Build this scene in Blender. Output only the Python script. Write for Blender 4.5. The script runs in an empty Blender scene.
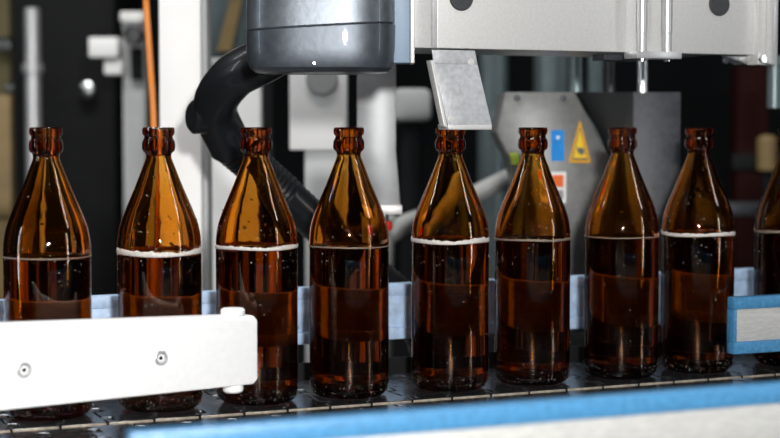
import bpy, bmesh, math, random
from mathutils import Vector, Matrix
random.seed(7)
PI = math.pi
SC = bpy.context.scene
COL = SC.collection
FPX = 1600.0
CAMH = 0.235                      # camera height above the belt (belt top is z = 0)
PITCH = math.atan(91 / FPX)
CP, SP = math.cos(PITCH), math.sin(PITCH)
SLOPE = 0.43
ROWA = math.atan(SLOPE)
T = Vector((math.cos(ROWA), math.sin(ROWA), 0))
N = Vector((-math.sin(ROWA), math.cos(ROWA), 0))
O = Vector((0, 1.417, 0))
FLOOR = -0.9

# ------------------------------------------------------------------ measuring
def ray(u, v):
    dx = (u - 390) / FPX
    dy = -(v - 219) / FPX
    return Vector((dx, CP + dy * SP, -SP + dy * CP))
def at(u, v, Y):
    d = ray(u, v)
    return d * (Y / d.y) + Vector((0, 0, CAMH))
def rown(u, v, n):
    """point of the line of sight on the plane n metres behind the bottle row, in row coordinates"""
    d = ray(u, v); c = Vector((0, 0, CAMH))
    k = (n - (c - O).dot(N)) / d.dot(N)
    p = c + d * k
    return Vector(((p - O).dot(T), n, p.z))

# ------------------------------------------------------------------ materials
def nodes(name):
    m = bpy.data.materials.new(name); m.use_nodes = True
    return m, m.node_tree.nodes, m.node_tree.links
def mat(name, col, rough=0.5, metal=0.0, bump=0.0, scale=60, var=0.0, spec=0.5, stretch=None, coat=0.0):
    m, n, l = nodes(name)
    b = n['Principled BSDF']
    b.inputs['Base Color'].default_value = (*col, 1)
    b.inputs['Roughness'].default_value = rough
    b.inputs['Metallic'].default_value = metal
    b.inputs['Specular IOR Level'].default_value = spec
    b.inputs['Coat Weight'].default_value = coat
    if bump or var:
        tc = n.new('ShaderNodeTexCoord'); mp = n.new('ShaderNodeMapping')
        l.new(tc.outputs['Object'], mp.inputs['Vector'])
        if stretch: mp.inputs['Scale'].default_value = stretch
        t = n.new('ShaderNodeTexNoise'); t.inputs['Scale'].default_value = scale; t.inputs['Detail'].default_value = 5
        l.new(mp.outputs['Vector'], t.inputs['Vector'])
        if var:
            r = n.new('ShaderNodeValToRGB')
            r.color_ramp.elements[0].position = 0.3; r.color_ramp.elements[1].position = 0.7
            r.color_ramp.elements[0].color = (*[max(0, c * (1 - var)) for c in col], 1)
            r.color_ramp.elements[1].color = (*[min(1, c * (1 + var)) for c in col], 1)
            l.new(t.outputs['Fac'], r.inputs['Fac']); l.new(r.outputs['Color'], b.inputs['Base Color'])
            mr = n.new('ShaderNodeMapRange'); mr.inputs['To Min'].default_value = max(0.02, rough - .12 * min(1, var * 3)); mr.inputs['To Max'].default_value = min(1, rough + .12 * min(1, var * 3))
            l.new(t.outputs['Fac'], mr.inputs['Value']); l.new(mr.outputs['Result'], b.inputs['Roughness'])
        if bump:
            bp = n.new('ShaderNodeBump'); bp.inputs['Strength'].default_value = bump; bp.inputs['Distance'].default_value = 0.001
            l.new(t.outputs['Fac'], bp.inputs['Height']); l.new(bp.outputs['Normal'], b.inputs['Normal'])
    return m
def absorber(name, ior, acol, dens, rough=0.0, bump=0.0, scale=80, stretch=(1, 1, 1)):
    m, n, l = nodes(name)
    n.remove(n['Principled BSDF'])
    g = n.new('ShaderNodeBsdfGlass'); g.inputs['IOR'].default_value = ior; g.inputs['Roughness'].default_value = rough
    l.new(g.outputs[0], n['Material Output'].inputs['Surface'])
    if dens:
        v = n.new('ShaderNodeVolumeAbsorption'); v.inputs['Color'].default_value = (*acol, 1); v.inputs['Density'].default_value = dens
        l.new(v.outputs[0], n['Material Output'].inputs['Volume'])
    if bump:
        tc = n.new('ShaderNodeTexCoord'); mp = n.new('ShaderNodeMapping'); mp.inputs['Scale'].default_value = stretch
        t = n.new('ShaderNodeTexNoise'); t.inputs['Scale'].default_value = scale; t.inputs['Detail'].default_value = 2
        l.new(tc.outputs['Object'], mp.inputs['Vector']); l.new(mp.outputs['Vector'], t.inputs['Vector'])
        bp = n.new('ShaderNodeBump'); bp.inputs['Strength'].default_value = bump; bp.inputs['Distance'].default_value = 0.001
        l.new(t.outputs['Fac'], bp.inputs['Height']); l.new(bp.outputs['Normal'], g.inputs['Normal'])
    return m

M = {}
M['glass'] = absorber('amber_glass', 1.5, (.935, .715, .18), 800, bump=.2, scale=50, stretch=(1, 1, .35))
M['beer'] = absorber('dark_beer', 1.34, (.82, .66, .25), 100)
M['water'] = absorber('clear_water', 1.33, (1, 1, 1), 0)
M['foam'] = mat('foam_white', (.62, .58, .54), .35, bump=.9, scale=900, var=.25)
M['foam_thin'] = mat('thin_foam', (.20, .155, .12), .3, bump=.9, scale=900, var=.3)
M['white_plastic'] = mat('white_plastic', (.86, .86, .86), .38, bump=.06, scale=150, var=.03)
M['alu'] = mat('brushed_aluminium_plate', (.64, .635, .625), .45, .35, bump=.15, scale=350, var=.05)
M['alu_dark'] = mat('aluminium_profile', (.62, .62, .63), .35, .6, bump=.08, scale=200, var=.05)
M['deflector'] = mat('galvanised_sheet', (.50, .51, .53), .45, .45, bump=.35, scale=220, var=.14)
M['steel'] = mat('polished_steel', (.62, .63, .64), .22, 1, bump=.05, scale=300)
M['steel_dark'] = mat('wet_dark_steel', (.17, .175, .185), .20, .9, bump=.28, scale=130, var=.35)
M['gap_tan'] = mat('tan_wear_strip', (.62, .55, .42), .5, var=.2, scale=60)
M['blue_plastic'] = mat('worn_blue_plastic', (.052, .195, .37), .38, bump=.4, scale=260, var=.22)
M['blue_pale'] = mat('pale_blue_plastic', (.40, .55, .76), .4, bump=.2, scale=120, var=.18)
M['grey_metal'] = mat('grey_rail_metal', (.50, .50, .485), .45, .3, bump=.15, scale=120, var=.12, stretch=(1, 1, 6))
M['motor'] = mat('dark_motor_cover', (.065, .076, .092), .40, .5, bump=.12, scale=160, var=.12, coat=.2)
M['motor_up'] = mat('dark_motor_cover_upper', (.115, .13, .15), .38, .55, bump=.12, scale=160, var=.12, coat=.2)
M['rubber'] = mat('black_rubber', (.009, .010, .012), .36, spec=.35, bump=.1, scale=160, coat=.2)
M['black'] = mat('matt_black', (.008, .0085, .0095), .6, spec=.12, var=.2, scale=15)
M['plug'] = mat('black_plug', (.035, .037, .042), .6, bump=.5, scale=400, var=.3)
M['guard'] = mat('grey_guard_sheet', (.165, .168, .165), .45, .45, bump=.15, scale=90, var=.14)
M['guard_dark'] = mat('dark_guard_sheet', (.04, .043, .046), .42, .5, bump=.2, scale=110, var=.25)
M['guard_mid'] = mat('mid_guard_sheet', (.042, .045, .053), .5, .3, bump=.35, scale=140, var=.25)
M['white_paint'] = mat('white_paint', (.86, .86, .85), .5, var=.03, scale=12)
M['grey_paint'] = mat('grey_paint', (.42, .43, .43), .5, var=.1, scale=12)
M['bracket_grey'] = mat('weathered_bracket', (.30, .31, .32), .45, .4, var=.2, scale=25)
M['flange_blue'] = mat('blue_grey_paint', (.20, .28, .38), .45, var=.1, scale=30)
M['lit_edge'] = mat('flash_lit_edge', (.30, .26, .21), .5, .3, var=.35, scale=220)  # lighter tan standing for flash light on the link edges
M['rod_steel'] = mat('satin_rod', (.66, .66, .67), .4, .75)
M['olive'] = mat('olive_brown_paint', (.10, .085, .04), .6, spec=.2, var=.2, scale=9)
M['hose_grey'] = mat('pale_hose_grey', (.24, .245, .24), .5, var=.2, scale=20)
M['teal_grey'] = mat('teal_grey_steel', (.14, .18, .19), .35, .5, var=.15, scale=20)
M['orange'] = mat('orange_cable', (.85, .27, .04), .45, var=.1, scale=40)
M['red'] = mat('red_plastic', (.62, .03, .02), .35)
M['dark_red'] = mat('dark_red_paint', (.016, .003, .0025), .7, spec=.08)
M['tan'] = mat('tan_board', (.22, .15, .06), .6, var=.25, scale=14)
M['st_yellow'] = mat('sticker_yellow', (.86, .58, .03), .6, spec=.15)
M['st_border'] = mat('sticker_border', (.70, .36, .02), .6, spec=.15)
M['st_black'] = mat('sticker_black', (.02, .02, .02), .4)
M['st_blue'] = mat('sticker_blue', (.02, .26, .72), .6, spec=.15, var=.1, scale=150)
M['st_white'] = mat('sticker_white', (.75, .75, .75), .4)
M['st_orange'] = mat('sticker_orange', (.80, .16, .04), .6, spec=.15)
M['st_green'] = mat('sticker_green', (.45, .60, .08), .6, spec=.15)
M['floor'] = mat('dark_floor', (.05, .05, .05), .35, bump=.2, scale=8, var=.3)
M['wall'] = mat('dark_wall', (.008, .009, .010), .9, spec=.1, var=.4, scale=1.4)
M['side'] = mat('side_wall_paint', (.03, .03, .03), .8, var=.1, scale=2)

# ------------------------------------------------------------------ mesh builder
class MB:
    def __init__(s): s.bm = bmesh.new()
    def _xf(s, verts, mtx):
        if mtx is not None: bmesh.ops.transform(s.bm, matrix=mtx, verts=verts)
    def box(s, a, b, bev=0.0, mtx=None, seg=2):
        a, b = Vector(a), Vector(b)
        r = bmesh.ops.create_cube(s.bm, size=1)
        vs = r['verts']
        bmesh.ops.scale(s.bm, vec=[abs(b[i] - a[i]) for i in range(3)], verts=vs)
        bmesh.ops.translate(s.bm, vec=(a + b) / 2, verts=vs)
        if bev > 0:
            es = list({e for v in vs for e in v.link_edges})
            r = bmesh.ops.bevel(s.bm, geom=es, offset=bev, segments=seg, affect='EDGES', profile=.5)
            vs = list({v for f in r['faces'] for v in f.verts} | {v for v in vs if v.is_valid})
        s._xf(vs, mtx); return s
    def prism(s, poly, depth, mtx=None, bev=0.0):
        """poly = list of 3-D points (planar); depth = extrusion vector"""
        vs = [s.bm.verts.new(Vector(p)) for p in poly]
        f = s.bm.faces.new(vs)
        r = bmesh.ops.extrude_face_region(s.bm, geom=[f])
        nv = [g for g in r['geom'] if isinstance(g, bmesh.types.BMVert)]
        bmesh.ops.translate(s.bm, vec=Vector(depth), verts=nv)
        allv = vs + nv
        if bev > 0:
            es = list({e for v in allv for e in v.link_edges})
            r = bmesh.ops.bevel(s.bm, geom=es, offset=bev, segments=2, affect='EDGES', profile=.5)
            allv = list({v for f in r['faces'] for v in f.verts} | {v for v in allv if v.is_valid})
        s._xf(allv, mtx); return s
    def lathe(s, prof, seg=48, mtx=None, closed=False):
        """prof: (r, z) pairs about the z axis; r = 0 closes the end"""
        rings = []
        for r, z in prof:
            if r < 1e-6: rings.append([s.bm.verts.new((0, 0, z))])
            else: rings.append([s.bm.verts.new((r * math.cos(2 * PI * k / seg), r * math.sin(2 * PI * k / seg), z)) for k in range(seg)])
        prs = list(zip(rings, rings[1:]))
        if closed: prs.append((rings[-1], rings[0]))
        for A, B in prs:
            for k in range(seg):
                j = (k + 1) % seg
                if len(A) == 1 and len(B) == 1: break
                if len(A) == 1: s.bm.faces.new((A[0], B[k], B[j]))
                elif len(B) == 1: s.bm.faces.new((A[k], A[j], B[0]))
                else: s.bm.faces.new((A[k], A[j], B[j], B[k]))
        s._xf([v for R in rings for v in R], mtx); return s
    def cyl(s, p0, p1, r, seg=24, r2=None, bev=0.0):
        p0, p1 = Vector(p0), Vector(p1)
        L = (p1 - p0).length
        q = Vector((0, 0, 1)).rotation_difference((p1 - p0).normalized()).to_matrix().to_4x4()
        r2 = r if r2 is None else r2
        b = bev
        pr = [(0, 0), (r - b, 0), (r, b), (r2, L - b), (r2 - b, L), (0, L)] if b else [(0, 0), (r, 0), (r2, L), (0, L)]
        return s.lathe(pr, seg, Matrix.Translation(p0) @ q)
    def tube(s, pts, r, seg=24, rib=0.0, steps=14):
        pts = [Vector(p) for p in pts]
        P = [pts[0] * 2 - pts[1]] + pts + [pts[-1] * 2 - pts[-2]]
        path = []
        for i in range(1, len(P) - 2):
            for k in range(steps):
                t = k / steps; a, b, c, d = P[i - 1:i + 3]
                path.append(.5 * ((2 * b) + (c - a) * t + (2 * a - 5 * b + 4 * c - d) * t * t + (3 * b - a - 3 * c + d) * t ** 3))
        path.append(pts[-1])
        up = Vector((0, 1, .05)).normalized(); rings = []
        for i, p in enumerate(path):
            d = (path[min(i + 1, len(path) - 1)] - path[max(i - 1, 0)]).normalized()
            x = up.cross(d).normalized(); y = d.cross(x); up = y
            rr = r + (rib if i % 2 else 0)
            rings.append([s.bm.verts.new(p + x * rr * math.cos(2 * PI * k / seg) + y * rr * math.sin(2 * PI * k / seg)) for k in range(seg)])
        for A, B in zip(rings, rings[1:]):
            for k in range(seg): s.bm.faces.new((A[k], A[(k + 1) % seg], B[(k + 1) % seg], B[k]))
        s.bm.faces.new(rings[0]); s.bm.faces.new(rings[-1]); return s
    def build(s, name, m, parent=None, smooth=30):
        bmesh.ops.recalc_face_normals(s.bm, faces=s.bm.faces)
        for f in s.bm.faces: f.smooth = True
        for e in s.bm.edges:
            if len(e.link_faces) == 2 and e.calc_face_angle() > math.radians(smooth): e.smooth = False
        me = bpy.data.meshes.new(name); s.bm.to_mesh(me); s.bm.free()
        me.materials.append(M[m])
        o = bpy.data.objects.new(name, me); COL.objects.link(o)
        if parent: o.parent = parent
        return o

def thing(name, label, cat, loc=(0, 0, 0), rz=0, group=None):
    o = bpy.data.objects.new(name, None); COL.objects.link(o)
    o.empty_display_size = .03
    o.location = loc; o.rotation_euler = (0, 0, rz)
    o['label'] = label; o['category'] = cat
    if group: o['group'] = group
    return o
def tag(o, label, cat, group=None):
    o['label'] = label; o['category'] = cat
    if group: o['group'] = group
    return o
def rowthing(name, label, cat, s=0, n=0, z=0, group=None):
    return thing(name, label, cat, O + T * s + N * n + Vector((0, 0, z)), ROWA, group)
def struct(name, mb, m):
    o = mb.build(name, m); o['kind'] = 'structure'; return o

# ------------------------------------------------------------------ setting
struct('floor', MB().box((-4, -2.6, FLOOR - .1), (4.5, 5.3, FLOOR)), 'floor')
struct('wall_back', MB().box((-4, 5.2, FLOOR), (4.5, 5.3, 2.6)), 'wall')
struct('wall_left', MB().box((-4.1, -2.6, FLOOR), (-4, 5.3, 2.6)), 'side')
struct('wall_right', MB().box((4.5, -2.6, FLOOR), (4.6, 5.3, 2.6)), 'side')
struct('wall_front', MB().box((-4, -2.7, FLOOR), (4.5, -2.6, 2.6)), 'side')
struct('ceiling', MB().box((-4.1, -2.7, 2.6), (4.6, 5.3, 2.7)), 'side')

# ------------------------------------------------------------------ bottles
H = .235; R0 = .035
OUT = [(0, .004), (.018, .003), (.0255, .0006), (.0285, .0004), (.0315, .0020), (.0336, .0055), (.0343, .0095), (.0345, .0128), (.03435, .0140), (.0348, .0155), (.0350, .020),
       (.0350, .070), (.0350, .120), (.0350, .134), (.0347, .1405), (.0340, .1465), (.0326, .1535), (.0302, .1605), (.0272, .1680), (.0236, .1765), (.0200, .1850), (.0166, .1935),
       (.0138, .2010), (.0116, .2065), (.0106, .2095), (.0104, .2120), (.0112, .2138), (.0129, .2152), (.0137, .2172), (.01375, .2200), (.0135, .2228), (.0126, .2246), (.0118, .2258),
       (.0116, .2276), (.0130, .2290), (.0134, .2308), (.0134, .2330), (.0128, .2347), (.0115, .2350)]
INN = [(.0096, .2345), (.0086, .2320), (.0082, .2250), (.0080, .2120), (.0090, .2065), (.0115, .2008), (.0142, .1930), (.0174, .1842), (.0209, .1755), (.0244, .1670), (.0273, .1595),
       (.0296, .1525), (.0310, .1455), (.0317, .1390), (.0320, .1330), (.0320, .070), (.0320, .022), (.0312, .0130), (.0285, .0085), (.022, .0068), (.010, .0085), (0, .0105)]
def inner_r(z):
    pts = sorted([(zz, rr) for rr, zz in INN])
    for (z0, r0), (z1, r1) in zip(pts, pts[1:]):
        if z0 <= z <= z1 and z1 > z0: return r0 + (r1 - r0) * (z - z0) / (z1 - z0)
    return .03
def outer_r(z):
    pts = sorted([(zz, rr) for rr, zz in OUT[3:-1]])
    for (z0, r0), (z1, r1) in zip(pts, pts[1:]):
        if z0 <= z <= z1 and z1 > z0: return r0 + (r1 - r0) * (z - z0) / (z1 - z0)
    return .03
glass_mesh = None
bottles = [  # pixel of the centre line, fill height, foam thickness, droplets, label
 (48, .1305, .0012, 90, 'brown bottle farthest left, its base hidden behind the white guide block'),
 (160, .1300, .0046, 170, 'brown bottle with thick white foam line behind the screws of the white guide block'),
 (257, .1325, .0034, 150, 'brown bottle half covered by the rounded end of the white guide block'),
 (349, .1315, .0014, 120, 'brown bottle with amber neck standing below the right side of the dark motor cover'),
 (450, .1325, .0042, 140, 'brown bottle with patchy foam line right under the hanging bent metal plate'),
 (532, .1325, .0022, 120, 'brown bottle just left of the blue sticker and yellow warning triangle'),
 (621, .1325, .0012, 90, 'reddish brown bottle right of the yellow warning triangle, in front of the dark guard'),
 (697, .1320, .0036, 130, 'very dark bottle with foam line, just left of the blue and grey guide rail end'),
 (789, .1320, .0030, 110, 'dark bottle cut off by the right edge, behind the blue and grey guide rail'),
]
ico_cache = None
def droplets(nd, seed, parent):
    rnd = random.Random(seed)
    global ico_cache
    if ico_cache is None:
        tb = bmesh.new(); bmesh.ops.create_icosphere(tb, subdivisions=2, radius=1)
        ico_cache = ([v.co.copy() for v in tb.verts], [[v.index for v in f.verts] for f in tb.faces]); tb.free()
    V, F = [], []
    def drop(phi, z, r):
        ro = outer_r(z)
        dz = (outer_r(z + .001) - outer_r(z - .001)) / .002
        nrm = Vector((math.cos(phi), math.sin(phi), -dz)).normalized()
        p = Vector((ro * math.cos(phi), ro * math.sin(phi), z))
        q = Vector((0, 0, 1)).rotation_difference(nrm).to_matrix().to_4x4()
        m = Matrix.Translation(p + nrm * r * .10) @ q @ Matrix.Diagonal((r * rnd.uniform(.8, 1.2), r * rnd.uniform(.8, 1.5), r * .5, 1))
        n0 = len(V); V.extend(m @ c for c in ico_cache[0]); F.extend([k + n0 for k in f] for f in ico_cache[1])
    for _ in range(nd // 4):
        drop(rnd.uniform(0, 2 * PI), rnd.choice([rnd.uniform(.136, .165), rnd.uniform(.02, .20)]), rnd.choice([.0005, .0007, .0009, .0013]))
    for _ in range(nd * 2):
        drop(rnd.uniform(0, 2 * PI), rnd.uniform(.0028, .0135), rnd.uniform(.0006, .0014))
    WV, WF = V[:], F[:]; V.clear(); F.clear()
    for _ in range(int(nd * 1.2)): drop(rnd.uniform(0, 2 * PI), rnd.choice([rnd.uniform(.11, .15), rnd.uniform(.02, .19)]), rnd.choice([.0002, .00025, .0003, .0004]))  # pale flecks: foam residue, also painted in for sparkles on the wet glass
    for _ in range(int(nd * .55)): drop(rnd.uniform(0, 2 * PI), rnd.uniform(.0028, .0135), rnd.choice([.0002, .00025, .00035]))
    me = bpy.data.meshes.new('foam_glint_specks'); me.from_pydata(V, [], F); me.materials.append(M['foam'])
    for p_ in me.polygons: p_.use_smooth = True
    o = bpy.data.objects.new('foam_glint_specks', me); COL.objects.link(o); o.parent = parent; o['kind'] = 'stuff'
    V, F = WV, WF
    me = bpy.data.meshes.new('water_droplets'); me.from_pydata(V, [], F); me.materials.append(M['water'])
    for p_ in me.polygons: p_.use_smooth = True
    o = bpy.data.objects.new('water_droplets', me); COL.objects.link(o); o.parent = parent; o['kind'] = 'stuff'
    return o
for i, (u, fill, ft, nd, lab) in enumerate(bottles):
    k = (u - 390) / FPX / (CP - 0.06 * SP)
    Y = 1.417 / (1 - SLOPE * k); X = k * Y
    t = thing('beer_bottle', lab, 'bottle', (X, Y, .0006), random.uniform(0, 6.28), 'brown beer bottles in a row on the conveyor')
    if glass_mesh is None:
        g = MB().lathe(OUT + INN, 96).build('bottle_glass', 'glass', t, smooth=70); glass_mesh = g.data
    else:
        g = bpy.data.objects.new('bottle_glass', glass_mesh); COL.objects.link(g); g.parent = t
    # beer: its wall lies just inside the glass wall, so the two surfaces are in contact
    lp = [(0, .0100)]
    for z in [.0092, .011, .014, .022, .04, .07, .10, .12, fill - .003]:
        lp.append((max(.008, inner_r(max(z, .0091)) + .0003) if z > .0095 else .016, z))
    lp += [(inner_r(fill) + .0003, fill - .0006), (inner_r(fill) - .0015, fill - .0010), (inner_r(fill) - .004, fill - .0018), (0, fill - .002)]
    MB().lathe(lp, 96).build('beer', 'beer', t, smooth=50)
    # foam line around the bottle at the fill level, uneven in height
    fb = bmesh.new(); rnd = random.Random(40 + i); seg = 128; rows = []
    ph = [rnd.uniform(0, 6.28) for _ in range(4)]
    for a in range(seg):
        p = 2 * PI * a / seg
        w = ft * (1 + .12 * math.sin(2 * p + ph[0]) + .10 * math.sin(5 * p + ph[1]) + .08 * math.sin(17 * p + ph[2]) + rnd.uniform(-.14, .14))
        z0 = fill - .0006 + ft * .12 * math.sin(3 * p + ph[3])
        w = max(.0004, w)
        ring = []
        for dr, zz in ((-.0010, 0), (.00025, .04), (.00055, .3), (.00055, .7), (.00025, .96), (-.0010, 1)):
            z = z0 + w * zz; r = outer_r(z) + dr
            ring.append(fb.verts.new((r * math.cos(p), r * math.sin(p), z)))
        rows.append(ring)
    for a in range(seg):
        A, B = rows[a], rows[(a + 1) % seg]
        for j in range(6): fb.faces.new((A[j], B[j], B[(j + 1) % 6], A[(j + 1) % 6]))
    bmesh.ops.recalc_face_normals(fb, faces=fb.faces)
    for f in fb.faces: f.smooth = True
    me = bpy.data.meshes.new('foam_line'); fb.to_mesh(me); fb.free(); me.materials.append(M['foam' if ft > .003 else 'foam_thin'])
    fo = bpy.data.objects.new('foam_line', me); COL.objects.link(fo); fo.parent = t
    droplets(nd, 100 + i, t)

# ------------------------------------------------------------------ conveyor
PITCHL = .0381
def link_mesh(n0, n1):
    # top plate of one chain link: straight sides, hinge tabs on the leading edge, notches on the trailing edge
    L = PITCHL; g = .0014; tab = .0085
    W = n1 - n0
    tabs = [(.012, .024), (W / 2 - .018, W / 2 - .004), (W / 2 + .006, W / 2 + .020), (W - .026, W - .013)]
    pts = [(g, n0)]
    for a, b in tabs:                                  # trailing edge going up in n
        pts += [(g, n0 + a - .0015), (g + tab, n0 + a - .0015), (g + tab, n0 + b + .0015), (g, n0 + b + .0015)]
    pts += [(g, n1), (L, n1)]
    for a, b in reversed(tabs):
        pts += [(L, n0 + b), (L + tab - .001, n0 + b), (L + tab - .001, n0 + a), (L, n0 + a)]
    pts += [(L, n0)]
    return pts
lane_lab = ['wet dark steel slat chain carrying the row of bottles', 'wet dark steel slat chain along the front of the bottle chain', 'dark steel slat chain farthest from the bottles, by the blurred blue rail']
for li, (n0, n1) in enumerate([(-.048, .094), (-.193, -.0520), (-.338, -.1970)]):
    t = rowthing('conveyor_chain', lane_lab[li], 'conveyor chain', 0, 0, -.0013 if li else 0, 'slat chains of the conveyor')
    pts = link_mesh(n0, n1); first = None
    off = [0.0, .017, .006][li]
    for k in range(-13, 17):
        if first is None:
            mb = MB(); mb.prism([(x, y, -.003) for x, y in pts], (0, 0, .003))
            mb.cyl((.0045, n0 + .003, -.0052), (.0045, n1 - .003, -.0052), .0022, 12)
            first = mb.build('chain_link', 'steel_dark', t); c = first
            first.data.materials.append(M['lit_edge'])
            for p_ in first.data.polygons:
                if p_.normal.y < -.9 and abs(p_.center.y - n0) < .001: p_.material_index = 1  # front edge faces get the paler colour, as if caught by the flash
            bv = first.modifiers.new('bevel', 'BEVEL'); bv.width = .0009; bv.segments = 2; bv.limit_method = 'ANGLE'
        else:
            c = first.copy(); COL.objects.link(c); c.parent = t
        c.location = (k * PITCHL + off, 0, 0)
t = rowthing('conveyor_table', 'steel frame with tan wear strips under the slat chains', 'conveyor frame', 0, 0, 0)
mb = MB()
for n in (-.0500, -.1950, -.34, .0955): mb.box((-.52, n - .0012, -.017), (.72, n + .0012, -.0042), .0004); mb.box((-.52, n - .008, -.017), (.72, n + .008, -.0096), .001)
mb.build('wear_strip', 'gap_tan', t)
MB().box((-.52, -.345, -.09), (.72, .10, -.017), .002).build('frame_bed', 'black', t)
for s_ in (-.45, .62):
    for n_ in (-.30, .06): MB().box((s_ - .025, n_ - .025, FLOOR), (s_ + .025, n_ + .025, -.09), .002).build('leg', 'grey_paint', t)

# ------------------------------------------------------------------ guide rails
def rail(label, s0, s1, n0, z0, h, pale=False, posts=(), back=1, post_z=None, t_=.012):
    """blue plastic edges above and below a grey metal channel; back = -1 puts the support rods on the near side"""
    t = rowthing('guide_rail', label, 'guide rail', s0, n0, z0, 'blue and grey guide rails of the conveyor')
    L = s1 - s0; bp = 'blue_pale' if pale else 'blue_plastic'; e = .0115 * h / .054
    for a, b in ((h - e, h), (0, e)):
        MB().box((0, 0, a), (L, t_, b), .0012).build('blue_edge_strip', bp, t)
    MB().box((0, .0005, e), (.0035, t_, h - e), .0005).build('end_cap', bp, t)
    MB().box((.0035, .003, e), (L, t_ - .001, h - e), .0004).build('metal_channel', 'blue_pale' if pale else 'grey_metal', t)
    for p in posts:
        ya, yb = (t_ - .001, t_ + .03) if back > 0 else (.004, -.03)
        b = MB(); b.cyl((p, ya, h / 2), (p, yb, h / 2), .006, 16)
        b.cyl((p, yb, h / 2 + .012), (p, yb, post_z - z0), .007, 16)
        b.build('support_rod', 'steel', t)
    return t
rail('pale blue guide rail running behind the row of bottles', -.52, .52, .147, .0255, .0555, True, (.15, .55), 1, FLOOR)
q = rown(727, 297, -.052)
rail('blue edged grey guide rail crossing the lowest part of the rightmost bottle', q.x, .72, -.064, .0235, .0535, False, (.12,), -1, -.0010)
q = rown(125, 424, -.50)
q2 = rown(400, 409, -.50)
rail('blurred blue and white guide rail in the foreground along the bottom edge', q.x, .40, -.512, q2.z - .056, .056, False, (.1, .5), 1, FLOOR)

# white guide block, tapered, two countersunk screws, pivot bolt through its rounded end
A = at(-75, 325, 1.115); Bp = at(258, 313, 1.283)
d = (Bp - A); d.z = 0; L = d.length; ang = math.atan2(d.y, d.x)
t = thing('guide_block', 'white plastic guide block with rounded end in front of the three leftmost bottles', 'guide block', (A.x, A.y, 0), ang)
zt0, zt1 = at(-75, 326, 1.115).z, at(258, 315, 1.283).z
zb0, zb1 = at(-75, 418, 1.115).z, at(258, 384, 1.283).z
TH = .019
poly = [(-.02, 0, zb0 - .0005), (L - .004, 0, zb1), (L, 0, zb1 + .004), (L, 0, zt1 - .004), (L - .004, 0, zt1), (-.02, 0, zt0)]
MB().prism(poly, (0, TH, 0), bev=.0018).build('block_body', 'white_plastic', t)
def zmid(x, f): return (zb0 + (zb1 - zb0) * x / L) * (1 - f) + (zt0 + (zt1 - zt0) * x / L) * f
def onblock(u, v):
    # where the line of sight meets the front face of the block
    dd = ray(u, v); nn = Vector((-math.sin(ang), math.cos(ang), 0)); c = Vector((0, 0, CAMH))
    p = c + dd * ((A - c).dot(nn) / dd.dot(nn))
    return (p - A).dot(Vector((math.cos(ang), math.sin(ang), 0))), p.z
for (u, v) in ((24, 370), (161, 358)):
    x, z = onblock(u, v)
    m = Matrix.Translation((x, 0, z)) @ Matrix.Rotation(PI / 2, 4, 'X')
    s_ = MB().lathe([(0, -.001), (.0058, -.001), (.0058, .0004), (.0050, .0009), (.0034, .0006), (.0030, -.0002), (0, -.0002)], 32, m).build('screw', 'rod_steel', t)
    MB().lathe([(0, -.0002), (.0017, -.0002), (.0017, .0002), (0, .0003)], 6, m).build('socket', 'black', s_)
x, z = onblock(239, 313)
MB().cyl((x, TH * .5, zmid(x, 1) - .001), (x, TH * .5, zmid(x, 1) + .0052), .0098, 32, bev=.0014).build('bolt_head', 'white_plastic', t)
MB().cyl((x, TH * .5, zmid(x, 0) - .0062), (x, TH * .5, zmid(x, 0) + .001), .0082, 32, bev=.0014).build('bolt_nut', 'white_plastic', t)
MB().box((.0, TH - .001, zb0 + .02), (.016, TH + .010, zt0 - .006), .001).build('mounting_bracket', 'steel', t)
b = MB(); b.cyl((.008, TH + .016, -.0010), (.008, TH + .016, zt0 + .0), .006, 20); b.build('mounting_post', 'steel', t)

# ------------------------------------------------------------------ machine head above the bottles
HN = -.030
hz = rown(590, 51.5, HN).z
sL = rown(413, 30, HN).x; sR = rown(757, 30, HN).x
t = rowthing('machine_housing', 'large pale aluminium machine housing spanning the top right above the bottles', 'machine', 0, HN, hz)
sG = rown(431, 30, HN).x; sG2 = rown(437, 30, HN).x
MB().box((sG2, 0, 0), (sR, .012, .22), .0012).build('front_plate', 'alu', t)
MB().box((sL, -.001, 0), (sG, .012, .22), .001).build('corner_profile', 'alu', t)
MB().box((sG + .0002, .0045, .0002), (sG2 - .0002, .012, .22), .0002).build('groove_profile', 'alu_dark', t)
MB().box((sL + .003, .0125, .003), (sR - .003, .16, .22), .001).build('housing_body', 'alu_dark', t)
for (u, v) in ((461, -2), (719, 4)):
    p = rown(u, v, HN)
    m = Matrix.Translation((p.x, 0, p.z - hz)) @ Matrix.Rotation(PI / 2, 4, 'X')
    MB().lathe([(0, -.001), (.0113, -.001), (.0113, .0012), (.0104, .0022), (0, .0026)], 40, m).build('cap_plug', 'plug', t)
# stepped end column and its bolted bent tab
e0 = rown(752, 60, HN).x; zE = rown(760, 65, HN).z - hz
b = MB()
b.box((sR - .003, -.006, zE), (sR + .006, .012, .22), .0008); b.build('end_column', 'alu', t)
MB().box((sR + .0065, -.010, zE + .001), (sR + .0115, .012, .22), .0005).build('column_edge', 'alu', t)
MB().box((sR + .012, -.006, zE), (sR + .020, .012, .22), .0005).build('outer_column', 'alu_dark', t)
MB().prism([(e0 - .025, .010, -.0005), (sR + .004, .010, -.0005), (sR + .004, .010, zE + .001), (e0 - .012, .010, zE), (e0 - .022, .010, zE + .005)], (0, .004, 0), bev=.0006).build('bent_tab', 'steel', t)
p = rown(762, 59, HN - .006)
MB().lathe([(0, 0), (.0048, 0), (.0048, .0025), (.0040, .0036), (0, .0038)], 6, Matrix.Translation((p.x, -.006, p.z - hz)) @ Matrix.Rotation(PI / 2, 4, 'X')).build('bolt', 'steel', t)
p = rown(731, 60, HN)
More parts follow.
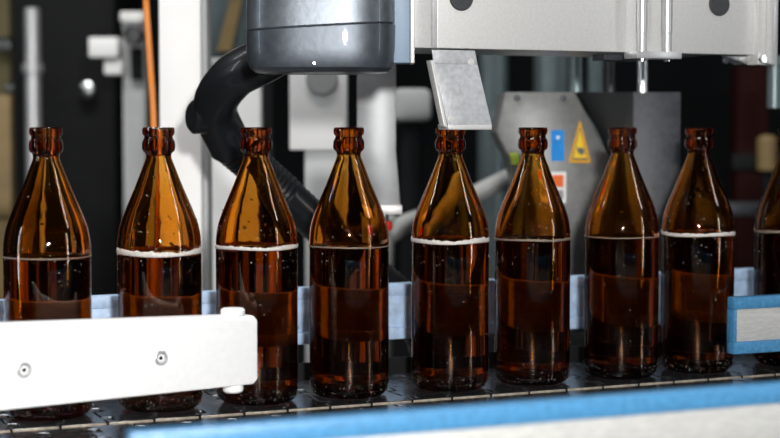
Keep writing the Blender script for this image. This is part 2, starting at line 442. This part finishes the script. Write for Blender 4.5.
MB().lathe([(0, -.0100), (.0034, -.0100), (.0034, -.0075), (.0026, -.0070), (0, -.007)], 24, Matrix.Translation((p.x, 0, p.z - hz)) @ Matrix.Rotation(PI / 2, 4, 'X')).build('bolt', 'guard_mid', t)

# twin guide rods with their clamp plate
RN = HN - .016
t = rowthing('guide_rods', 'pair of vertical steel rods joined by a small clamp plate on the housing', 'guide rods', 0, RN, 0)
for u in (642, 667):
    p = rown(u, 50, RN)
    b = MB(); b.cyl((p.x, 0, p.z - .002), (p.x, 0, p.z + .0155), .0042, 24); b.cyl((p.x, 0, p.z + .0155), (p.x, 0, p.z + .22), .0047, 24, bev=.0004)
    b.build('rod', 'rod_steel', t)
a, c = rown(637, 51, RN - .008), rown(682, 59, RN - .008)
MB().box((a.x, -.008, c.z), (c.x, .0145, a.z), .0007).build('clamp_plate', 'alu_dark', t)
for u in (642, 667):
    p = rown(u, 59, RN); MB().cyl((p.x, 0, c.z - .0022), (p.x, 0, c.z + .001), .003, 12).build('bolt', 'steel', t)

a2, c2 = rown(601, 56, HN + .03), rown(640, 62, HN + .03)
MB().box((a2.x, .040, hz - .0062), (c2.x, .062, hz - .0004), .0006).build('rear_plate', 'guard_mid', t)
# hanging bent plate above the fifth bottle
pts = [(432, 50), (475, 50), (489, 125), (445, 125)]
Q = [rown(u, v, HN - .008) for u, v in pts]
t = rowthing('deflector_plate', 'bent galvanised metal plate hanging from the housing over a bottle neck', 'plate', 0, HN - .008, 0)
fold = rown(450, 64, HN - .008).z
def lerp(a, b, z): return a.x + (b.x - a.x) * (z - a.z) / (b.z - a.z)
ls = lambda z: lerp(Q[0], Q[3], z)
rs = lambda z: lerp(Q[1], Q[2], z)
zb = Q[2].z; top = Q[0].z + .0
b = MB()
b.prism([(ls(top), 0, top + .0003), (rs(top), 0, top + .0003), (rs(fold), 0, fold), (ls(fold), 0, fold)], (0, .0022, 0), bev=.0004)
b.build('mounting_flange', 'deflector', t)
LEAN = -.006
b = MB()
b.prism([(ls(fold), 0, fold), (rs(fold), 0, fold), (rs(zb), LEAN, zb), (ls(zb), LEAN, zb)], (0, .0022, 0), bev=.0004)
b.build('sloping_plate', 'deflector', t)
b = MB()
b.prism([(ls(zb), LEAN, zb + .0006), (rs(zb), LEAN, zb + .0006), (rs(zb), LEAN, zb - .0042), (ls(zb) + .001, LEAN, zb - .0042)], (0, .022, 0), bev=.0008)
b.build('bottom_lip', 'alu', t)
b = MB()
b.prism([(ls(fold) - .0035, 0, fold + .003), (ls(fold), 0, fold + .003), (ls(zb), LEAN, zb - .003), (ls(zb) - .0035, LEAN, zb - .001)], (0, .010, 0), bev=.0006)
b.build('side_lip', 'alu', t)
for (u, v) in ((472, 62), (449, 119)):
    p = rown(u, v, HN - .010)
    yy = LEAN * max(0, (fold - p.z) / (fold - zb))
    MB().lathe([(0, -.0005), (.0032, -.0005), (.0030, .0006), (0, .0012)], 24, Matrix.Translation((p.x, yy, p.z)) @ Matrix.Rotation(PI / 2, 4, 'X')).build('rivet', 'alu', t)

# motor with dark two-piece cover
def loft(mb, secs, seg=72, p=3.6):
    rings = []
    for (cx, cy, ax, ay, z, tilt) in secs:
        R_ = []
        for k in range(seg):
            a = 2 * PI * k / seg; c, s_ = math.cos(a), math.sin(a)
            x = ax * math.copysign(abs(c) ** (2 / p), c); y = ay * math.copysign(abs(s_) ** (2 / p), s_)
            R_.append(mb.bm.verts.new((cx + x, cy + y, z + tilt * x)))
        rings.append(R_)
    for A_, B_ in zip(rings, rings[1:]):
        for k in range(seg): mb.bm.faces.new((A_[k], A_[(k + 1) % seg], B_[(k + 1) % seg], B_[k]))
    mb.bm.faces.new(rings[0]); mb.bm.faces.new(rings[-1]); return mb
MY = 1.335
ml, mr_ = at(242.5, 60, MY), at(395.5, 60, MY)
mc = (ml + mr_) / 2; hw = (mr_.x - ml.x) / 2
zbm = at(320, 71, MY).z; zs = at(320, 25, MY).z
t = thing('motor', 'dark rounded motor cover at the top beside the pale housing', 'motor', (mc.x, MY + .05, zbm), 0)
mb = loft(MB(), [(0, 0, hw * .80, .036, -.0004, 0), (0, 0, hw * .90, .043, .0004, 0), (0, 0, hw * .955, .048, .0035, 0), (0, 0, hw * .985, .0495, .009, 0), (0, 0, hw, .05, .02, .02), (0, 0, hw * 1.005, .05, zs - zbm - .0012, .055), (0, 0, hw * .98, .049, zs - zbm - .0004, .055)])
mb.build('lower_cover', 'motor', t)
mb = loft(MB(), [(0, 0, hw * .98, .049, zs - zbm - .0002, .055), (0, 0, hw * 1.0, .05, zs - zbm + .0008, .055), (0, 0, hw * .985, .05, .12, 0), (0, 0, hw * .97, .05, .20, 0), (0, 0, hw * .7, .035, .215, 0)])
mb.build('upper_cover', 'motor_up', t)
MB().cyl((-.004, -.0485, .0065), (-.004, -.0495, .0065), .0012, 12).build('bolt', 'steel', t)
a, c = at(392, 0, 1.37), at(410, 63, 1.37)
t = thing('motor_flange', 'pale blue grey mounting flange between dark motor cover and housing', 'flange', (a.x, 1.37, c.z), 0)
MB().box((-.004, 0, 0), (c.x - a.x, .03, .24), .0012).build('flange_plate', 'flange_blue', t)
MB().box((c.x - a.x + .0002, .001, .0), (c.x - a.x + .004, .03, .24), .0008).build('flange_edge', 'alu', t)

# thick black hose
pth = [(300, 40, 1.50), (264, 60, 1.50), (232, 78, 1.52), (215, 108, 1.56), (230, 146, 1.60), (272, 182, 1.63), (322, 228, 1.66), (372, 272, 1.70), (420, 330, 1.74), (450, 480, 1.78), (455, 900, 1.80)]
W = [at(*p) for p in pth]
t = thing('black_hose', 'thick black curved hose coming down from the motor behind the bottles', 'hose', W[3], 0)
MB().tube([w - W[3] for w in W[:5]], .0215, 32).build('hose_elbow', 'rubber', t)
MB().tube([w - W[3] for w in W[4:]], .0185, 32, rib=.0009, steps=22).build('corrugated_hose', 'rubber', t)
p = at(191, 117, 1.555) - W[3]
MB().cyl(p, p + Vector((.016, .010, 0)), .0165, 32, bev=.003).build('round_cap', 'rubber', t)

# ------------------------------------------------------------------ guard box with safety stickers
GY = 1.86
g1 = [(505, 92), (575, 92), (613, 162), (613, 300), (545, 300), (511, 162), (496, 132)]
base = at(575, 300, GY)
t = thing('machine_guard', 'grey faceted sheet metal guard behind the bottles carrying safety stickers', 'machine guard', (base.x, GY, base.z), 0)
loc = lambda u, v, Y: at(u, v, Y) - Vector((base.x, GY, base.z))
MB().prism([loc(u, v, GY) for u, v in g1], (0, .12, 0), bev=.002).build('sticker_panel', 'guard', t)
# the darker bay to its right: slanted face meeting a squarer block that stands further forward
F0, F1_ = loc(576, 92, GY + .004), loc(633, 92, GY - .09)
b0 = loc(614, 162, GY + .004)
fb0 = loc(633, 300, GY - .09)
Zb = loc(600, 300, GY).z
b = MB()
v = [b.bm.verts.new(p_) for p_ in (F0, F1_, Vector((F1_.x, F1_.y, Zb)), Vector((b0.x, b0.y, Zb)), b0)]
b.bm.faces.new(v)
r = bmesh.ops.extrude_face_region(b.bm, geom=list(b.bm.faces))
bmesh.ops.translate(b.bm, vec=(.012, .09, 0), verts=[g for g in r['geom'] if isinstance(g, bmesh.types.BMVert)])
b.build('slanted_side_panel', 'guard_dark', t)  # shade of the angled face is put into this darker sheet colour
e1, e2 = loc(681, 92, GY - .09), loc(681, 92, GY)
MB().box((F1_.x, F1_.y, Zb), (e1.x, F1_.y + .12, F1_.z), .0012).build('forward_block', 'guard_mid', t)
r0, r1 = loc(606, 93, GY - .048), loc(626, 150, GY - .066)
for (u, v_) in ((517, 98), (563, 98)):
    p = loc(u, v_, GY)
    MB().lathe([(0, -.001), (.0042, -.001), (.0038, .0012), (0, .0018)], 20, Matrix.Translation(p) @ Matrix.Rotation(PI / 2, 4, 'X')).build('bolt', 'guard_mid', t)
def sticker(poly, m, nm, lift=.0006, par=t, lab=None):
    o = MB().prism([loc(u, v, GY) + Vector((0, -lift, 0)) for u, v in poly], (0, .0004, 0)).build(nm, m, par)
    if lab: o['label'] = lab
    return o
s1 = sticker([(551, 130), (564, 130), (564, 161), (551, 161)], 'st_blue', 'safety_sticker', lab='small blue rectangular sticker')
sticker([(556.5, 136), (559.5, 136), (559.5, 139), (556.5, 139)], 'st_white', 'pictogram', .0010, s1)
s2 = sticker([(579.5, 121), (580.6, 121.5), (590.6, 161), (589.4, 163), (569.6, 162.6), (568.8, 161)], 'st_border', 'warning_sign', lab='yellow triangular warning sticker')
sticker([(579.7, 127), (587.6, 160), (571.9, 159.5)], 'st_black', 'sign_outline', .0009, s2)
sticker([(579.7, 129.5), (586.6, 158.2), (573.2, 157.9)], 'st_yellow', 'sign_field', .0012, s2)
cpt = [(576.5, 149), (578, 147), (580, 148), (582.5, 147.5), (584.3, 150), (584, 153.5), (581.5, 155), (578.5, 153.5), (577.5, 151.5)]
sticker(cpt, 'st_black', 'hand_symbol', .0015, s2)
s3 = sticker([(551, 172), (566, 172), (566, 203), (551, 203)], 'st_white', 'safety_sticker', lab='white sticker with an orange field')
sticker([(552, 175), (563.5, 175), (563.5, 187), (552, 187)], 'st_orange', 'colour_field', .0010, s3)
sticker([(552, 190), (563.5, 190), (563.5, 199), (552, 199)], 'guard', 'text_block', .0010, s3)
s4 = sticker([(509, 153), (518, 153), (520, 164.5), (511.5, 164.5)], 'st_green', 'safety_sticker', lab='small yellow green sticker')
for s_ in (-.04, .05): MB().box((s_ - .02, .03, FLOOR - base.z), (s_ + .02, .07, .001), .001).build('support_post', 'black', t)
# rods that drop from the housing to the guard
def vrod(u, v0, v1, Y, r, m, lab, nm='steel_rod', cat='rod'):
    a, c = at(u, v0, Y), at(u, v1, Y)
    t = thing(nm, lab, cat, (a.x, Y, c.z), 0)
    MB().cyl((0, 0, 0), (0, 0, a.z - c.z), r, 24).build('shaft', m, t)
    MB().cyl((0, 0, a.z - c.z - .012), (0, 0, a.z - c.z - .004), r * 1.35, 24, bev=.0005).build('collar', m, t)
    return t
hk = 1.80
vrod(643, 40, 92, 1.82, .0062, 'steel', 'bright steel rod standing on the dark block of the guard under the clamp plate')
vrod(611, 40, 92.3, 1.89, .0058, 'guard_dark', 'dark rod between the guard and the housing left of the bright steel rod')
vrod(577, 40, 92, 1.91, .0085, 'teal_grey', 'thick grey rod above the upper corner of the sticker panel')
a = at(600, 57, 1.8); c = at(617, 64, 1.8)

# bracket hanging behind the fourth bottle, with red knob
BY = 1.72
t = thing('hanging_bracket', 'pale metal bracket hanging behind the motor cover, right of the white panel', 'bracket', at(378, 213, BY), 0)
l2 = lambda u, v, Y=BY: at(u, v, Y) - at(378, 213, BY)
MB().prism([l2(357, -40), (l2(396, -40)), l2(396, 150), l2(401, 213), l2(378, 213), l2(357, 150)], (0, .004, 0), bev=.0008).build('bracket_plate', 'bracket_grey', t)
MB().prism([l2(374, 205), l2(402, 205), l2(402, 214), l2(377, 214)], (0, -.012, 0), bev=.0008).build('bottom_lip', 'alu', t)
rk = at(386, 222, BY)
k = thing('red_knob', 'small red knob just below the hanging bracket behind the bottles', 'knob', rk, 0)
MB().cyl((-.0, 0, .001), (0, 0, .008), .003, 12).build('stem', 'steel', k)
MB().lathe([(0, -.010), (.006, -.009), (.0075, -.004), (.006, .001), (0, .002)], 24).build('handle', 'red', k)

# ------------------------------------------------------------------ things further back
def vbox(nm, lab, cat, u0, u1, v0, v1, Y, dep, m, floor=True, bev=.002, part='post', grp=None):
    a, c = at(u0, v0, Y), at(u1, v1, Y)
    zb_ = FLOOR if floor else c.z
    t = thing(nm, lab, cat, ((a.x + c.x) / 2, Y + dep / 2, zb_), 0, grp)
    w = abs(c.x - a.x) / 2
    MB().box((-w, -dep / 2, 0), (w, dep / 2, a.z - zb_), bev).build(part, m, t)
    return t, a.z - zb_, w
t, h, w = vbox('machine_post', 'broad white machine post behind the second and third bottles from the left', 'post', 158, 203, -60, 400, 1.88, .06, 'white_paint')
MB().box((w + .0005, -.02, 0), (w + .006, .03, h), .001).build('edge_strip', 'grey_paint', t)
MB().box((-w - .03, -.045, 0), (w + .03, .045, .012), .002).build('foot_plate', 'grey_paint', t)
t, h, w = vbox('machine_stand', 'narrow pale stand with clamp blocks left of the orange cable', 'stand', 122, 148, 12, 400, 2.9, .04, 'grey_paint')
zz = lambda v, Y=2.9: at(0, v, Y).z - FLOOR
xx = lambda u, Y=2.9: at(u, 100, Y).x - t.location.x
MB().box((xx(92), -.05, zz(58)), (xx(121), .01, zz(38)), .003).build('clamp_block', 'white_paint', t)
MB().box((xx(106), -.04, zz(75)), (xx(124), .01, zz(60)), .003).build('clamp_block', 'white_paint', t)
MB().cyl((xx(136), -.06, zz(36)), (xx(136), -.02, zz(36)), .017, 28, bev=.003).build('round_head', 'steel', t)
MB().box((xx(122), -.035, zz(22)), (xx(146), -.02, zz(12)), .002).build('top_plate', 'white_paint', t)
MB().box((xx(132), -.032, zz(80)), (xx(144), -.02, zz(48)), .002).build('cable_gland', 'black', t)
pts = [at(143, -60, 1.83), at(146, 0, 1.83), at(150, 60, 1.83), at(154, 130, 1.83), at(156, 260, 1.83), at(156, 480, 1.83)]
pts.append(Vector((pts[-1].x, 1.83, FLOOR + .005)))
o = MB().tube([p_ - pts[-1] for p_ in pts], .0037, 12).build('orange_cable', 'orange'); o.location = pts[-1]
tag(o, 'orange cable hanging down in front of the broad white post', 'cable')
a = at(32, 8, 3.2)
t = thing('steel_pole', 'blurred round steel pole behind the leftmost bottle', 'pole', (a.x, 3.2, FLOOR), 0)
MB().cyl((0, 0, 0), (0, 0, a.z - FLOOR), .0155, 24, bev=.003).build('pole', 'alu_dark', t)
MB().cyl((0, 0, 0), (0, 0, .012), .05, 24, bev=.002).build('base_plate', 'alu_dark', t)
MB().cyl((0, 0, a.z - FLOOR - .13), (0, 0, a.z - FLOOR - .11), .021, 24, bev=.003).build('collar', 'alu_dark', t)
# dark machine with round shiny knobs
t, h, w = vbox('dark_cabinet', 'dark machine cabinet with shiny knobs behind the leftmost bottles', 'cabinet', -30, 118, -20, 400, 3.8, .4, 'black', part='cabinet_body')
for (u, v, r) in ((90, 90, .023),):
    p = at(u, v, 3.8); q_ = Vector((p.x - t.location.x, -.2, p.z - FLOOR))
    kn = MB(); kn.cyl(q_ + Vector((0, .001, 0)), q_ + Vector((0, -.02, 0)), r * .5, 20); kn.lathe([(0, -.7 * r), (.6 * r, -.6 * r), (r, 0), (.8 * r, .6 * r), (0, r)], 28, Matrix.Translation(q_ + Vector((0, -.02 - .5 * r, 0))) @ Matrix.Rotation(PI / 2, 4, 'X'))
    kn.build('knob', 'steel', t)
t, h, w = vbox('tan_board', 'blurred tan board leaning place at the far left edge of the picture', 'board', -40, 13, 95, 330, 2.9, .03, 'tan', part='panel')
t['label'] = 'blurred upright tan board at the far left edge behind the leftmost bottle'
MB().box((-w, -.02, h - .22), (w, -.0155, h - .19), .001).build('batten', 'tan', t)
t, h, w = vbox('yellow_brown_post', 'dull olive brown post in the upper left corner', 'post', -12, 14, -40, 400, 3.5, .04, 'olive')
t['label'] = 'dull olive brown post rising above the tan board in the upper left corner'
t.name = 'brown_post'
for (u, v, rr) in ((7, 45, .020), (11, 88, .013)):
    p = at(u, v, 3.5); q_ = (p.x - t.location.x, -.02, p.z - FLOOR)
    MB().lathe([(0, -1.6 * rr), (.6 * rr, -1.5 * rr), (rr, -rr), (.8 * rr, -.4 * rr), (.4 * rr, 0), (0, .001)], 28, Matrix.Translation(q_) @ Matrix.Rotation(-PI / 2, 4, 'X')).build('knob', 'steel', t)
# pale guard panel between white post and third bottle, and the teal-grey door window above
t, h, w = vbox('machine_enclosure', 'pale grey machine panel right of the broad white post, behind the black hose', 'panel', 208, 262, 58, 400, 2.5, .03, 'white_paint', part='sheet')
MB().box((-w, -.025, h - .012), (w, -.0155, h), .001).build('top_edge', 'grey_paint', t)
t, h, w = vbox('machine_window', 'grey green machine pane in the gap between white post and motor', 'window pane', 206, 262, -60, 57, 2.75, .02, 'teal_grey', False, part='pane')
MB().prism([(-.03, -.011, h * .05), (-.005, -.011, h * .05), (.035, -.011, h * .98), (.02, -.011, h * .98)], (0, -.004, 0)).build('diagonal_strut', 'tan', t)
MB().box((-w - .012, -.014, 0), (-w, .014, h), .002).build('frame', 'alu', t)
MB().box((w - .004, -.03, FLOOR - t.location.z), (w + .02, .01, h), .002).build('frame', 'black', t)
t, h, w = vbox('white_panel', 'white machine panel behind the neck of the bottle under the motor cover', 'panel', 289, 347, 20, 150, 2.15, .04, 'white_paint', False, part='sheet')
MB().box((-w + .02, -.016, FLOOR - t.location.z), (w - .002, .018, -.0002), .002).build('lower_leg', 'grey_paint', t)
p = at(322, 78, 2.15)
MB().cyl((p.x - t.location.x, -.021, p.z - t.location.z), (p.x - t.location.x, -.026, p.z - t.location.z), .022, 28, bev=.002).build('round_cover', 'alu_dark', t)
t, h, w = vbox('grey_cylinder_housing', 'blurred grey block behind and left of the hanging bent plate', 'machine block', 392, 432, 88, 122, 2.4, .06, 'grey_paint', False, .012, 'block')
t.name = 'machine_block'
MB().cyl((0, 0, FLOOR - t.location.z), (0, 0, .001), .018, 20).build('support_pole', 'black', t)
# pale hose behind the fifth and sixth bottles
pts = [at(395, 232, 2.1), at(440, 212, 2.1), (at(488, 188, 2.1)), at(528, 168, 2.1), at(560, 150, 2.16), at(590, 140, 2.3), at(605, 300, 2.4)]
pts.append(Vector((pts[-1].x, 2.4, FLOOR + .012)))
pts.insert(0, at(384, 290, 2.1)); pts.insert(0, Vector((at(382, 300, 2.1).x, 2.1, FLOOR + .012)))
o = MB().tube([p_ - pts[0] for p_ in pts], .0125, 20).build('pale_hose', 'hose_grey'); o.location = pts[0]
tag(o, 'blurred pale grey hose rising behind the two middle bottles towards the guard', 'hose')
# teal-grey vessels seen under the housing
for (u0, u1, v0, v1, Y, lab) in ((478, 508, 40, 86, 2.9, 'blurred grey green vessel just right of the hanging bent plate'), (534, 572, 40, 100, 2.9, 'blurred grey green vessel above the sticker panel of the guard'), (588, 604, 40, 100, 2.8, 'slim grey green vessel between the rods above the guard')):
    a, c = at(u0, v0, Y), at(u1, v1, Y); r = (c.x - a.x) / 2
    t = thing('steel_vessel', lab, 'vessel', ((a.x + c.x) / 2, Y, FLOOR), 0, 'vessels behind the guard')
    hh = a.z - FLOOR + .12
    MB().lathe([(0, .3), (r * .6, .31), (r, .36), (r, hh - .02), (r * .7, hh), (0, hh + .01)], 36).build('vessel_body', 'teal_grey', t)
    for k in range(3):
        an = 2.1 * k + .4; MB().cyl((r * .7 * math.cos(an), r * .7 * math.sin(an), 0), (r * .7 * math.cos(an), r * .7 * math.sin(an), .35), .006, 12).build('leg', 'steel', t)
# right background
t, h, w = vbox('red_machine_column', 'dark red column in the gloom between the two rightmost bottles', 'column', 738, 764, 66, 400, 3.1, .06, 'dark_red', part='column')
MB().box((-w - .01, -.035, h - .2), (w + .01, -.0305, h - .17), .001).build('clamp_band', 'black', t)
p = at(767, 150, 2.9)
t = thing('brass_canister', 'small blurred tan canister beside the neck of the rightmost bottle', 'canister', (p.x, 2.9, at(767, 170, 2.9).z), 0)
MB().lathe([(0, 0), (.017, 0), (.018, .003), (.018, .055), (.012, .062), (0, .064)], 28).build('canister_body', 'tan', t)
MB().cyl((0, 0, FLOOR - t.location.z), (0, 0, -.0002), .008, 16).build('stand_pole', 'black', t)
t.name = 'canister'
t, h, w = vbox('grey_beam', 'blurred dark grey cross beam behind the two rightmost bottles', 'beam', 690, 830, 203, 216, 2.9, .05, 'guard_mid', False, part='beam')
for s_ in (-w + .02, w - .02): MB().box((s_ - .015, -.02, FLOOR - t.location.z), (s_ + .015, .02, -.0002), .001).build('leg', 'black', t)
vrod(775, 56, 108, 1.95, .009, 'teal_grey', 'short pale rod hanging below the end column at the right edge', 'hanging_rod', 'rod')
# dark side sheet below the back rail and large dark machine body closing the view
t, h, w = vbox('black_machine', 'large black machine base behind the conveyor and the pale blue rail', 'machine', 232, 1100, 335, 400, 2.62, .06, 'black', part='sheet')
t2 = rowthing('side_sheet', 'low black sheet along the far side of the bottle chain', 'sheet', 0, .118, 0)
MB().box((-.52, 0, -.09), (.72, .004, .012), .001).build('sheet', 'black', t2)
MB().box((-.52, .004, -.09), (.72, .012, -.08), .001).build('flange', 'black', t2)

# ------------------------------------------------------------------ lights
def area(name, loc, target, sx, sy, power, col=(1, 1, 1), shape='RECTANGLE'):
    l = bpy.data.lights.new(name, 'AREA'); l.shape = shape; l.size = sx
    if shape == 'RECTANGLE': l.size_y = sy
    l.energy = power; l.color = col
    o = bpy.data.objects.new(name, l); COL.objects.link(o); o.location = loc
    o.rotation_euler = (Vector(target) - Vector(loc)).to_track_quat('-Z', 'Y').to_euler()
    return o
area('camera_flash', (.07, -.03, CAMH + .12), (.03, 1.5, .13), .05, 0, 19, (1, .985, .96), 'DISK')
area('added_strip_front', (-.3, .1, 2.5), (0, .6, 0), 1.4, .25, 14, (.93, .97, 1))  # added overhead strip, unseen, for reflections on the bottles
area('added_strip_left', (-2.2, 1.4, 2.3), (0, 1.6, 0), .16, 1.6, 13, (.95, .98, 1))  # added unseen strip, draws a streak down the bottles' left sides
area('added_strip_right', (2.4, .8, 2.2), (0, 1.5, 0), .16, 1.6, 11, (.95, .98, 1))  # its added counterpart for streaks on the right sides
area('added_back_light', (-.5, 1.55, 2.5), (-.45, 2.5, 0), 1.6, .3, 45, (1, .98, .95))  # added lamp that brightens the things further back
area('streak_lamp_left', (-3.2, .2, .6), (0, 1.5, .1), .16, 1.6, 12, (.9, .96, 1))  # no window here: narrow lamp added for crisp streaks in the glass
area('streak_lamp_right', (3.4, -.2, .6), (0, 1.5, .1), .14, 1.6, 10, (.95, .98, 1))  # likewise an added lamp for glass streaks, not a window

w = bpy.data.worlds.new('world'); SC.world = w; w.use_nodes = True
w.node_tree.nodes['Background'].inputs[0].default_value = (.5, .55, .6, 1)
w.node_tree.nodes['Background'].inputs[1].default_value = .05

# ------------------------------------------------------------------ camera
cd = bpy.data.cameras.new('camera'); cam = bpy.data.objects.new('camera', cd); COL.objects.link(cam)
cd.sensor_width = 36; cd.lens = FPX * 36 / 780; cd.clip_start = .02
cam.location = (0, 0, CAMH); cam.rotation_euler = (PI / 2 - PITCH, 0, 0)
cd.dof.use_dof = True; cd.dof.focus_distance = 1.40; cd.dof.aperture_fstop = 5.6
SC.camera = cam
SC.view_settings.view_transform = 'Standard'; SC.view_settings.look = 'None'
SC.view_settings.gamma = 1; SC.view_settings.use_curve_mapping = False
SC.view_settings.exposure = 0.2
SC.cycles.max_bounces = 18; SC.cycles.transmission_bounces = 16; SC.cycles.glossy_bounces = 6; SC.cycles.diffuse_bounces = 3
SC.cycles.sample_clamp_indirect = 6; SC.cycles.blur_glossy = .5
SC.cycles.use_denoising = True
